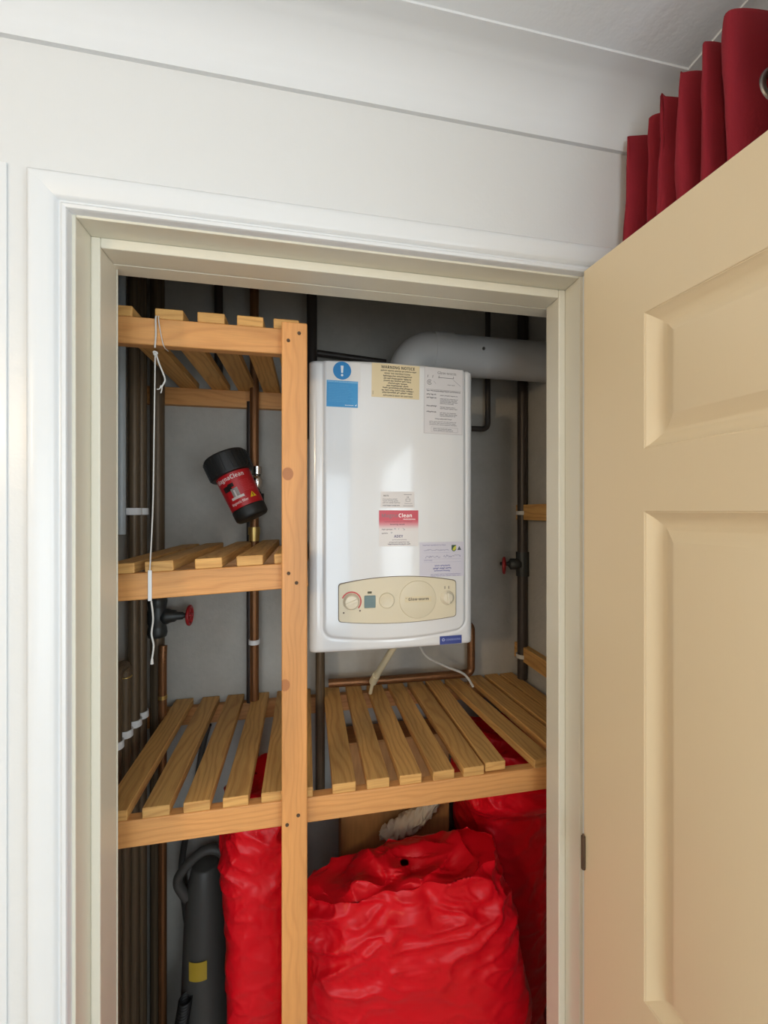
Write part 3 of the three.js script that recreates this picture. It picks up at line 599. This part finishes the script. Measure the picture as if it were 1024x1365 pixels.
{ // flue
  const f = thing('flue_duct', 'white round flue duct bending from the boiler top to the side wall', 'flue', [0, EYE, 0]);
  const r = 0.0535, zc = -0.405, yc = 0.412, xv = 0.255, br = 0.062;
  const bend = new THREE.TorusGeometry(br, r, 28, 24, Math.PI / 2); bend.rotateZ(Math.PI / 2); bend.translate(xv + br, yc - br, zc);
  part('elbow', mergeGeometries([bend, cyl(V(xv, 0.3198, zc), V(xv, yc - br + 0.001, zc), r, r, 40)]), M.flue, f);
  part('duct', cyl(V(xv + br, yc, zc), V(ROOM.x1 - 0.005, yc, zc), r - 0.0015, r - 0.0015, 40), M.flue, f);
  part('joint_collar', cyl(V(xv + br - 0.002, yc, zc), V(xv + br + 0.05, yc, zc), r + 0.0015, r + 0.0015, 40), M.flue, f);
  part('screw', cyl(V(xv + br + 0.12, yc + 0.002, zc + r - 0.003), V(xv + br + 0.12, yc + 0.002, zc + r + 0.001), 0.004), M.steel, f);
}

// ---------------------------------------------------------------- pipes
function pipe(name, label, geo, mat, category = 'pipe', group) { const m = part(name, geo, mat, scene); m.name = numbered(name); return tag(m, label, category, group); }
const Yp = (y) => EYE + y;
function handwheel(r = 0.021) { // axis along x
  const g = [new THREE.TorusGeometry(r, 0.0042, 12, 36), new THREE.SphereGeometry(0.0065, 14, 10)];
  for (let i = 0; i < 5; i++) g.push(cyl(V(0, 0, 0), V(r * Math.cos(i * 1.2566), r * Math.sin(i * 1.2566), 0), 0.003, 0.003, 8));
  const m = mergeGeometries(g.map((q) => { const n = q.index ? q.toNonIndexed() : q; return n; })); m.rotateY(Math.PI / 2); return m;
}
{ // corner pipe with the gate valve, shelves pass in front
  const x = -0.375, z = -0.505;
  const g = thing('riser_pipe', 'thick dark corner pipe carrying the gate valve with a red handwheel', 'pipe', [0, 0, 0]);
  part('pipe', pipeRun([[x, 0.002, z], [x, ROOM.ceil - 0.002, z]], 0.0165, 0.02, 20), M.oldCopper, g);
  const yv = EYE - 0.265;
  const body = lathe([[0.0165, -0.05], [0.021, -0.05], [0.023, -0.04], [0.0215, -0.028], [0.02, -0.022], [0.0235, -0.01], [0.0235, 0.01], [0.02, 0.022], [0.0215, 0.028], [0.023, 0.04], [0.021, 0.05], [0.0165, 0.05]], 24); body.translate(x, yv, z);
  const bonnet = lathe([[0, -0.004], [0.02, 0], [0.02, 0.012], [0.016, 0.02], [0.0145, 0.03], [0.0105, 0.034], [0.0095, 0.048], [0.0065, 0.05], [0.0045, 0.06], [0, 0.06]], 20); bonnet.rotateZ(-Math.PI / 2); bonnet.translate(x + 0.012, yv, z);
  const v = part('gate_valve', mergeGeometries([body, bonnet]), M.iron, g, 'dark cast gate valve body');
  const w = handwheel(0.0225); w.translate(x + 0.076, yv, z); part('handwheel', w, M.valveRed, v, 'red round handwheel');
}
// group of pipes along the left side wall
{
  const x = -0.398, zs = [-0.336, -0.381, -0.426, -0.466];
  const lab = ['blue-grey pipe nearest the door frame among the cupboard side pipes', 'dull copper pipe with a bent top beside the door frame', 'tall dull copper pipe third along the cupboard side wall', 'tall brown copper pipe beside the thick corner pipe'];
  pipe('supply_pipe', lab[1], mergeGeometries([pipeRun([[x, 0.002, zs[1]], [x, Yp(-0.335), zs[1]], [x, Yp(-0.335), zs[0]], [x, 0.002, zs[0]]], 0.011, 0.02)]), M.oldCopper);
  pipe('supply_pipe', lab[2], pipeRun([[x, 0.002, zs[2]], [x, ROOM.ceil - 0.002, zs[2]]], 0.012), M.oldCopper);
  pipe('supply_pipe', lab[3], pipeRun([[x, 0.002, zs[3]], [x, ROOM.ceil - 0.002, zs[3]]], 0.0125), M.oldCopper);
  pipe('supply_pipe', 'slim grey pipe close to the cupboard side wall', pipeRun([[x - 0.014, 0.002, -0.29], [x - 0.014, Yp(-0.47), -0.29], [x - 0.014, Yp(-0.455), -0.308]], 0.0075, 0.008), M.bluePipe);
  pipe('supply_pipe', 'copper pipe in front of the thick corner pipe', pipeRun([[-0.352, 0.002, -0.472], [-0.352, Yp(-0.36), -0.472], [-0.352, Yp(-0.33), -0.476]], 0.0095, 0.01), M.copper);
  // solder rings
  const ring = pipe('solder_ring', 'brass coloured joint ring on the bent copper pipe', new THREE.TorusGeometry(0.0115, 0.0018, 8, 24).rotateX(Math.PI / 2).translate(x, Yp(-0.365), zs[1]), M.brass, 'joint ring');
  pipe('solder_ring', 'small brass joint on the copper pipe before the corner pipe', new THREE.CylinderGeometry(0.0105, 0.0105, 0.009, 20).translate(-0.352, Yp(-0.455), -0.472), M.brass, 'joint ring');
  const clip = (y, z, label, r = 0.0125, px = x) => {
    const s = new THREE.Shape(); s.absarc(0, 0, r + 0.0035, -0.6 * Math.PI / 2, 0.6 * Math.PI / 2 + 2 * Math.PI * 0, false);
    s.lineTo(-0.004, r + 0.0035); s.lineTo(CL.x0 - px + 0.001, r + 0.0035); s.lineTo(CL.x0 - px + 0.001, -r - 0.0035); s.lineTo(-0.004, -r - 0.0035);
    const h = new THREE.Path(); h.absarc(0, 0, r + 0.0002, 0, Math.PI * 2, true); s.holes.push(h);
    const g = extrude(s, 0.0145, 0.0008, 16); g.rotateX(-Math.PI / 2); g.translate(px, y, z);
    const m = part('pipe_clip', g, M.whitePlastic, scene); m.name = numbered('pipe_clip'); tag(m, label, 'pipe clip', 'white pipe clips on the side pipes');
  };
  zs.forEach((z, i) => clip(Yp(-0.497), z, ['white plastic clip on the bent pipe nearest the door frame, above the slats', 'white plastic clip on the bent copper pipe, above the slats', 'white plastic clip on the third side pipe, above the slats', 'white plastic clip on the brown pipe by the corner pipe, above the slats'][i], i < 2 ? 0.0112 : 0.0125));
  clip(Yp(-0.006), zs[2], 'white plastic clip on the third side pipe, above the short shelf');
  clip(Yp(-0.006), zs[3], 'white plastic clip on the brown pipe by the corner pipe, above the short shelf');
  const bar = part('clip_rail', box(CL.x0, CL.x0 + 0.012, Yp(-0.006), Yp(0.006), -0.45, -0.10, 0.002), M.whitePlastic, scene); bar.name = 'clip_rail'; tag(bar, 'white plastic strip across the cupboard side wall behind the cord', 'strip');
  pipe('supply_pipe', 'tall blue-grey pipe high on the cupboard side wall', pipeRun([[x - 0.012, Yp(-0.05), -0.39], [x - 0.012, ROOM.ceil - 0.002, -0.39]], 0.009), M.bluePipe);
}
{ // copper pipe with canister
  const x = -0.141, z = -0.515;
  pipe('filter_pipe', 'copper pipe running up behind the red and black canister', pipeRun([[x, 0.002, z], [x, ROOM.ceil - 0.002, z]], 0.0118), M.copper);
  pipe('pipe_clip', 'white plastic clip on the copper pipe beside the post', new THREE.CylinderGeometry(0.0145, 0.0145, 0.012, 24).translate(x, Yp(-0.345), z), M.whitePlastic, 'pipe clip');
  pipe('filter_pipe', 'dark pipe hidden beside the copper pipe behind the post', pipeRun([[x - 0.016, Yp(-0.518), z - 0.028], [x - 0.016, Yp(0.30), z - 0.028]], 0.008), M.darkPipe);
  const c = thing('filter_canister', 'red and black cylinder canister tilted in front of the copper pipe', 'canister', [0, 0, 0]);
  const a = V(-0.197, EYE + 0.133, -0.405), e = V(-0.1285, EYE - 0.012, -0.39), dir = a.clone().sub(e), L = dir.length();
  c.position.copy(e); c.quaternion.setFromUnitVectors(V(0, 1, 0), dir.normalize());
  part('base', lathe([[0, -0.002], [0.034, -0.002], [0.038, 0.002], [0.039, 0.01], [0.039, 0.024], [0.037, 0.026], [0, 0.026]], 48), M.black, c, 'black base ring');
  const lab = canvasMat(1024, 384, (x2, w, h) => {
    x2.fillStyle = '#b5161f'; x2.fillRect(0, 0, w, h);
    const ox = 512;
    x2.fillStyle = '#d9cfcb'; x2.font = 'bold 62px sans-serif'; x2.textAlign = 'center'; x2.fillText('MagnaClean', ox - 6, 74, 300);
    x2.fillStyle = '#1a1616'; x2.fillRect(ox - 110, 124, 90, 60); x2.fillRect(ox - 50, 112, 60, 40);
    x2.fillStyle = '#8d8482'; x2.fillRect(ox - 40, 170, 70, 100); x2.fillStyle = '#cfc6c2'; x2.fillRect(ox - 70, 262, 130, 26); x2.fillRect(ox - 18, 190, 16, 80);
    x2.fillStyle = '#c96a6a'; lines(x2, ox + 70, ox + 190, 120, 8, 16, 8, '#cc4a4c', 0.3);
    x2.fillStyle = '#e6c11c'; x2.beginPath(); x2.moveTo(ox + 140, 262); x2.lineTo(ox + 176, 322); x2.lineTo(ox + 104, 322); x2.closePath(); x2.fill();
    x2.fillStyle = '#3a2a06'; x2.fillRect(ox + 136, 282, 9, 22); x2.fillRect(ox + 136, 308, 9, 8);
    x2.fillStyle = '#e3d2cf'; x2.font = 'bold 36px sans-serif'; x2.fillText('Magnetic filter', ox - 10, 340, 180);
  }, 0.3);
  const bodyG = new THREE.CylinderGeometry(0.0405, 0.0385, 0.084, 64, 1, true); bodyG.translate(0, 0.026 + 0.042, 0);
  bodyG.rotateY(Math.PI - 0.15);
  part('label_wrap', bodyG, lab, c, 'red printed body');
  const cap = [[0, 0], [0.048, 0], [0.0505, 0.002], [0.0505, 0.046], [0.047, 0.051], [0.04, 0.053], [0, 0.053]].map(([r, y]) => [r, y + 0.1085]);
  const capG = lathe(cap, 48), ribs = [capG];
  for (let i = 0; i < 30; i++) { const q = i / 30 * 2 * Math.PI, rb = new THREE.BoxGeometry(0.004, 0.04, 0.003); rb.rotateY(-q); rb.translate(0.0505 * Math.cos(q), 0.133, 0.0505 * Math.sin(q)); ribs.push(rb); }
  part('cap', mergeGeometries(ribs), M.black, c, 'black ribbed cap');
  const v = thing('isolation_valve', 'chrome valve joining the canister to the copper pipe', 'valve', [-0.132, Yp(0.078), -0.49]);
  part('nut', new THREE.CylinderGeometry(0.0155, 0.0155, 0.02, 6).translate(0, 0.03, 0), M.chrome, v);
  part('body', lathe([[0, -0.03], [0.012, -0.03], [0.0125, -0.014], [0.017, -0.01], [0.0175, 0.006], [0.013, 0.012], [0.011, 0.02], [0, 0.02]], 24), M.chrome, v);
  part('nut', new THREE.CylinderGeometry(0.0165, 0.0165, 0.024, 6).translate(0.004, -0.042, 0.003), M.black, v, 'dark lower nut');
  part('union', cyl(V(0, -0.02, 0), V(-0.02, -0.028, 0.052), 0.011), M.black, v);
  const v2 = thing('compression_joint', 'brass joint below the canister on the copper pipe', 'pipe joint', [x, Yp(-0.05), -0.512]);
  part('nut', new THREE.CylinderGeometry(0.0165, 0.0165, 0.02, 6), M.brass, v2); part('sleeve', new THREE.CylinderGeometry(0.0135, 0.0135, 0.018, 20).translate(0, -0.018, 0), M.brass, v2);
}
{ // right side
  const x = 0.634, z = -0.51;
  const g = thing('riser_pipe', 'dark brown upright pipe with a red valve by the cupboard side wall', 'pipe', [0, 0, 0]);
  part('pipe', pipeRun([[x, EYE - 0.5, z], [x, ROOM.ceil - 0.002, z]], 0.015, 0.02, 20), M.darkPipe, g);
  const yv = EYE - 0.156;
  const body = lathe([[0.015, -0.036], [0.019, -0.036], [0.019, 0.036], [0.015, 0.036]], 20); body.translate(x, yv, z);
  const bonnet = lathe([[0, -0.004], [0.014, 0], [0.014, 0.01], [0.0165, 0.014], [0.0165, 0.03], [0.01, 0.034], [0.006, 0.038], [0.005, 0.06], [0, 0.06]], 16); bonnet.rotateZ(Math.PI / 2); bonnet.rotateY(-0.3); bonnet.translate(x - 0.008, yv, z + 0.004);
  const v = part('gate_valve', mergeGeometries([body, bonnet]), M.iron, g, 'dark valve body');
  const w = handwheel(0.0215); w.rotateY(-0.55); w.translate(x - 0.072, yv, z + 0.024); part('handwheel', w, M.valveRed, v, 'red handwheel');
  for (const [y, l] of [[-0.003, 'white clip on the brown upright pipe by the higher batten'], [-0.432, 'white clip on the brown upright pipe by the lower batten']]) {
    const m = part('pipe_clip', mergeGeometries([new THREE.CylinderGeometry(0.0185, 0.0185, 0.011, 24).translate(x, Yp(y), z)]), M.cordWhite, scene); m.name = numbered('pipe_clip'); tag(m, l, 'pipe clip');
  }
  pipe('gas_pipe', 'dark bent pipe beside the upper edge of the boiler', pipeRun([[0.527, Yp(0.60), -0.52], [0.527, Yp(0.247), -0.52], [0.36, Yp(0.247), -0.52]], 0.008, 0.02), M.darkPipe);
  pipe('gas_pipe', 'dark level pipe on the back wall above the boiler', pipeRun([[-0.10, Yp(0.452), -0.535], [0.22, Yp(0.430), -0.535]], 0.009, 0.02), M.darkPipe);
  pipe('gas_pipe', 'dark upright pipe behind the post top', pipeRun([[0.010, Yp(0.20), -0.515], [0.010, ROOM.ceil - 0.002, -0.515]], 0.014), M.darkPipe);
  pipe('gas_pipe', 'dark upright pipe above the high slatted shelf', pipeRun([[-0.235, Yp(0.36), -0.535], [-0.235, ROOM.ceil - 0.002, -0.535]], 0.011), M.darkPipe);
  pipe('boiler_pipe', 'brown pipe dropping from the boiler beside the post', pipeRun([[0.032, Yp(-0.29), -0.50], [0.032, 0.8, -0.50]], 0.0125), M.oldCopper);
  pipe('boiler_pipe', 'brown pipe dropping from the boiler near the red valve', pipeRun([[0.345, Yp(-0.29), -0.515], [0.345, Yp(-0.33), -0.515], [0.472, Yp(-0.33), -0.515], [0.472, Yp(-0.475), -0.515], [0.20, Yp(-0.475), -0.515], [0.055, Yp(-0.472), -0.515]], 0.0115, 0.02), M.copper);
  // small things under the boiler
  pipe('overflow_tube', 'cream plastic tube leaning from the boiler to the slats', mergeGeometries([cyl(V(0.2205, Yp(-0.297), -0.345), V(0.176, Yp(-0.440), -0.455), 0.0085, 0.0085, 18), cyl(V(0.1775, Yp(-0.432), -0.449), V(0.171, Yp(-0.458), -0.468), 0.0105, 0.0105, 18), cyl(V(0.171, Yp(-0.458), -0.468), V(0.167, Yp(-0.495), -0.485), 0.005, 0.005, 12)]), M.pvc, 'tube');
  pipe('cable', 'thin white cable drooping under the boiler to the slats', tube([[0.27, Yp(-0.30), -0.42], [0.31, Yp(-0.385), -0.45], [0.37, Yp(-0.425), -0.46], [0.43, Yp(-0.455), -0.465], [0.455, Yp(-0.49), -0.46]], 0.0035, 48, 10), M.cordWhite, 'cable');
}
{ // hanging cord
  const c = thing('pull_cord', 'thin white cord tied on the high shelf and hanging past the short shelf', 'cord', [0, EYE, 0]);
  const x = -0.2525, zf = FZ + 0.003;
  part('loop', tube([[x, 0.330, FZ - 0.022], [x, 0.3305, -0.15], [x, 0.329, zf], [x, 0.30, zf], [x - 0.0015, 0.277, zf]], 0.0014, 40, 8), M.cordWhite, c);
  part('loop', tube([[x + 0.004, 0.3302, FZ - 0.02], [x + 0.004, 0.3302, zf], [x + 0.008, 0.30, zf], [x + 0.012, 0.281, zf - 0.002], [x + 0.012, 0.281, FZ - 0.02]], 0.0008, 40, 8), M.cordWhite, c);
  part('knot', mergeGeometries([new THREE.TorusKnotGeometry(0.0022, 0.0012, 40, 6).translate(x - 0.001, 0.268, zf)]), M.cordWhite, c);
  part('tail', mergeGeometries([tube([[x, 0.268, zf], [x + 0.006, 0.25, zf + 0.003], [x + 0.0145, 0.226, zf + 0.002], [x + 0.013, 0.216, zf + 0.003], [x + 0.008, 0.209, zf + 0.003]], 0.0014, 30, 8),
    tube([[x + 0.009, 0.213, zf + 0.003], [x + 0.007, 0.207, zf + 0.004], [x + 0.003, 0.206, zf + 0.004]], 0.001, 8, 6), tube([[x + 0.011, 0.213, zf + 0.003], [x + 0.010, 0.205, zf + 0.003], [x + 0.009, 0.2, zf + 0.004]], 0.001, 8, 6)]), M.cordWhite, c);
  part('strand', tube([[x - 0.001, 0.268, zf], [x - 0.002, 0.14, zf + 0.002], [x - 0.004, 0.02, zf + 0.001], [x - 0.0075, -0.075, zf + 0.002], [x - 0.0085, -0.098, zf + 0.0025]], 0.0012, 60, 8), M.cordWhite, c);
  part('strap', box(x - 0.0125, x - 0.0065, -0.150, -0.098, FZ + 0.001, FZ + 0.0035, 0.001), M.whitePlastic, c, 'white plastic strap over the shelf rail');
  part('strand', tube([[x - 0.007, -0.150, zf], [x - 0.005, -0.18, zf - 0.002], [x - 0.007, -0.205, zf - 0.001], [x - 0.0035, -0.225, zf], [x - 0.006, -0.248, zf]], 0.0015, 40, 8), M.cordWhite, c);
  const t = lathe([[0.0012, 0.008], [0.002, 0.006], [0.0028, -0.002], [0, -0.003]], 12); t.translate(x - 0.006, -0.254, zf); part('tassel', t, M.cordWhite, c);
}

// ---------------------------------------------------------------- things below the shelf
const crease = (x, y, z, f, s) => 1 - Math.abs(n3(x * f + s, y * f - s, z * f + 2 * s));
function sack(name, label, cx, cz, prof, mat, seed, opt = {}) {
  // prof: rows [height above floor, half width, half depth, shift x]; a crumpled film surface closed at the top
  const NU = 260, NV = 300, ys = prof.map((p) => p[0]);
  const at = (y) => { let i = 0; while (i < prof.length - 2 && y > ys[i + 1]) i++; const t = smooth(0, 1, (y - ys[i]) / (ys[i + 1] - ys[i])); return prof[i].map((q, k) => q + (prof[i + 1][k] - q) * t); };
  const y0 = ys[0], y1 = ys[ys.length - 1], topPart = 0.8;
  const g = grid(NU, NV, (u, v) => {
    const a = u * 2 * Math.PI, vv = v < topPart ? v / topPart : 1, close = v < topPart ? 1 : Math.cos((v - topPart) / (1 - topPart) * Math.PI / 2) ;
    const y = y0 + (y1 - y0) * vv, p = at(y), e = 0.62;
    const ca = Math.cos(a), sa = Math.sin(a), kx = Math.sign(ca) * Math.abs(ca) ** e, kz = Math.sign(sa) * Math.abs(sa) ** e;
    let x = cx + p[3] + p[1] * kx * close, z = cz + (p[4] ?? 0) + p[2] * kz * close, yy = y + (1 - close) * (opt.dome ?? 0.02) ;
    if (close < 1) yy += 0.02 * n3(x * 9, z * 9, seed) * smooth(0, 0.4, 1 - close);
    if (opt.tilt) yy += opt.tilt * (x - cx) * smooth(y1 - 0.25, y1, y);
    const q = 1.4 * n3(x * 5, yy * 5, z * 5 + seed);
    const big = crease(x + 0.05 * q, yy, z, 6, seed), mid = crease(x + 0.02 * q, yy * 1.5, z, 11, seed + 7), fine = crease(x, yy, z, 38, seed + 13);
    const amp = (opt.low ?? 0.35) + (opt.topCrumple ?? 0.5) * smooth(y1 - 0.26, y1 - 0.06, y);
    const d = amp * (0.018 * (big - 0.6) + 0.010 * (mid ** 2 - 0.45) + 0.0018 * (fine ** 2 - 0.45));
    const k = v === 0 ? 0 : 1;
    x += d * kx * k; z += d * kz * k; yy += (close < 1 ? d * (1 - close) * 1.3 : 0.4 * d * k * (v < topPart ? smooth(0, 0.05, v) : 1));
    return [x, Math.max(0.002, yy), z];
  }, true);
  const m = part(name, g, mat, scene); m.name = numbered(name);
  return tag(m, label, 'bag');
}
sack('rubbish_bag', 'large bright red plastic sack in front under the boiler shelf', 0.225, -0.255,
  [[0.002, 0.255, 0.075, 0.01], [0.2, 0.265, 0.082, 0.01], [0.5, 0.26, 0.086, 0.008], [0.68, 0.235, 0.084, -0.005], [0.78, 0.222, 0.08, -0.018], [0.833, 0.205, 0.062, -0.018]], M.bag, 3, { tilt: 0.05, dome: 0.0, topCrumple: 0.75 });
sack('rubbish_bag', 'red plastic sack squeezed against the side wall behind the large one', 0.525, -0.445,
  [[0.002, 0.105, 0.085, 0.01, 0], [0.3, 0.112, 0.095, 0.003, 0], [0.6, 0.115, 0.10, 0.0, 0.01], [0.81, 0.12, 0.10, -0.002, 0.008], [0.92, 0.125, 0.12, -0.02, 0.08], [1.0, 0.122, 0.115, -0.028, 0.085], [1.025, 0.11, 0.10, -0.03, 0.08]], M.bag, 19, { tilt: 0, dome: 0.012 });
sack('rubbish_bag', 'narrow tall red plastic sack behind the post', -0.105, -0.32,
  [[0.002, 0.06, 0.085, 0.012], [0.3, 0.062, 0.09, 0.006], [0.6, 0.066, 0.09, 0.004], [0.85, 0.07, 0.09, -0.003], [0.99, 0.066, 0.085, -0.008], [1.02, 0.05, 0.075, -0.008]], M.bag, 31, { dome: 0.012 });
{
  const b = thing('cardboard_box', 'brown cardboard box behind the large red sack', 'box', [0.0, 0, 0]);
  part('carton', box(0.085, 0.385, 0.002, 0.985, -0.545, -0.46, 0.003, 1), M.card, b);
  part('flap', box(0.085, 0.234, 0.9852, 0.9885, -0.545, -0.46, 0.001, 0), M.card, b); part('flap', box(0.236, 0.385, 0.9852, 0.9885, -0.545, -0.46, 0.001, 0), M.card, b);
  const s = part('crumpled_wrap', grid(60, 24, (u, v) => {
    const x = 0.185 + 0.175 * u, a = v * 2 * Math.PI, r = (0.016 + 0.012 * Math.sin(u * 3.1)) * (0.35 + 0.65 * Math.sin(Math.min(1, u * 6 + 0.25) * Math.PI / 2)) * (0.3 + 0.7 * smooth(1, 0.7, u)), w = 0.006 * n3(u * 12, Math.cos(a) * 1.5, Math.sin(a) * 1.5 + 4);
    return [x + 0.004 * n2(u * 8, v * 6), EYE - 0.842 + 0.06 * u * u + 0.02 * u + (r + w) * Math.sin(a), -0.432 + (r + w) * 0.8 * Math.cos(a)];
  }), M.packing, scene); s.name = 'crumpled_wrap'; tag(s, 'crumpled off-white plastic wrap lying against the cardboard box', 'wrapping');
}
{
  const a = thing('grey_appliance', 'dark grey plastic appliance with a yellow sticker in the cupboard corner', 'appliance', [-0.252, 0, -0.47]);
  const prof = [[0, 0.002], [0.085, 0.002], [0.088, 0.02], [0.085, 0.25], [0.072, 0.45], [0.066, 0.58], [0.055, 0.68], [0.042, 0.72], [0.035, 0.725], [0, 0.73]];
  const g = lathe(prof, 40); g.scale(0.75, 1, 0.8); part('housing', g, M.applianceGrey, a);
  part('handle', tube([[-0.04, 0.66, 0.02], [-0.055, 0.72, 0.03], [0.0, 0.775, 0.03], [0.045, 0.765, 0.03], [0.05, 0.69, 0.02]], 0.011, 40, 12), M.applianceGrey, a, 'curved carrying handle');
  part('sticker', grid(8, 2, (u, v) => { const q = -0.5 + u * 0.8, y = 0.49 + 0.045 * v, r = 0.069; return [r * 0.77 * Math.sin(q), y, r * 0.83 * Math.cos(q)]; }), M.yellow, a, 'yellow sticker');
  const hp = new THREE.CatmullRomCurve3([V(-0.03, 0.46, 0.06), V(-0.035, 0.40, 0.085), V(-0.028, 0.25, 0.09), V(-0.02, 0.02, 0.09)]);
  const hg = grid(20, 160, (u, v) => { const p = hp.getPoint(v), r = 0.0135 + 0.0022 * Math.sin(v * 2 * Math.PI * 40), q = u * 2 * Math.PI; return [p.x + r * Math.cos(q), p.y, p.z + r * Math.sin(q)]; });
  part('hose', hg, M.black, a, 'black ribbed hose');
  const fl = pipe('cable', 'dark cable curving down the back wall to the grey appliance', tube([[-0.262, Yp(-0.57), -0.545], [-0.275, Yp(-0.62), -0.54], [-0.30, Yp(-0.78), -0.535], [-0.325, Yp(-0.92), -0.53], [-0.315, Yp(-1.05), -0.53], [-0.30, Yp(-1.2), -0.53], [-0.31, 0.01, -0.53]], 0.008, 80, 10), M.applianceGrey, 'cable');
}

// ---------------------------------------------------------------- the room's warm pendant lamp
{
  const l = thing('pendant_lamp', 'warm round pendant lamp hanging in the room', 'lamp', LAMP_AT);
  part('globe', new THREE.SphereGeometry(0.10, 32, 20), M.shade, l);
  part('flex', cyl(V(0, 0.098, 0), V(0, ROOM.ceil - LAMP_AT[1], 0), 0.004, 0.004, 10), M.whitePlastic, l);
  part('ceiling_rose', lathe([[0, -0.03], [0.03, -0.026], [0.045, -0.004], [0.045, 0]], 24).translate(0, ROOM.ceil - LAMP_AT[1], 0), M.whitePlastic, l);
  const p = new THREE.PointLight(new THREE.Color().setRGB(1, 0.73, 0.43), LAMP_POWER, 0, 2); p.castShadow = true; p.shadow.radius = 4; l.add(p); p.name = 'pendant_lamp_glow';
}
renderer.render(scene, camera);
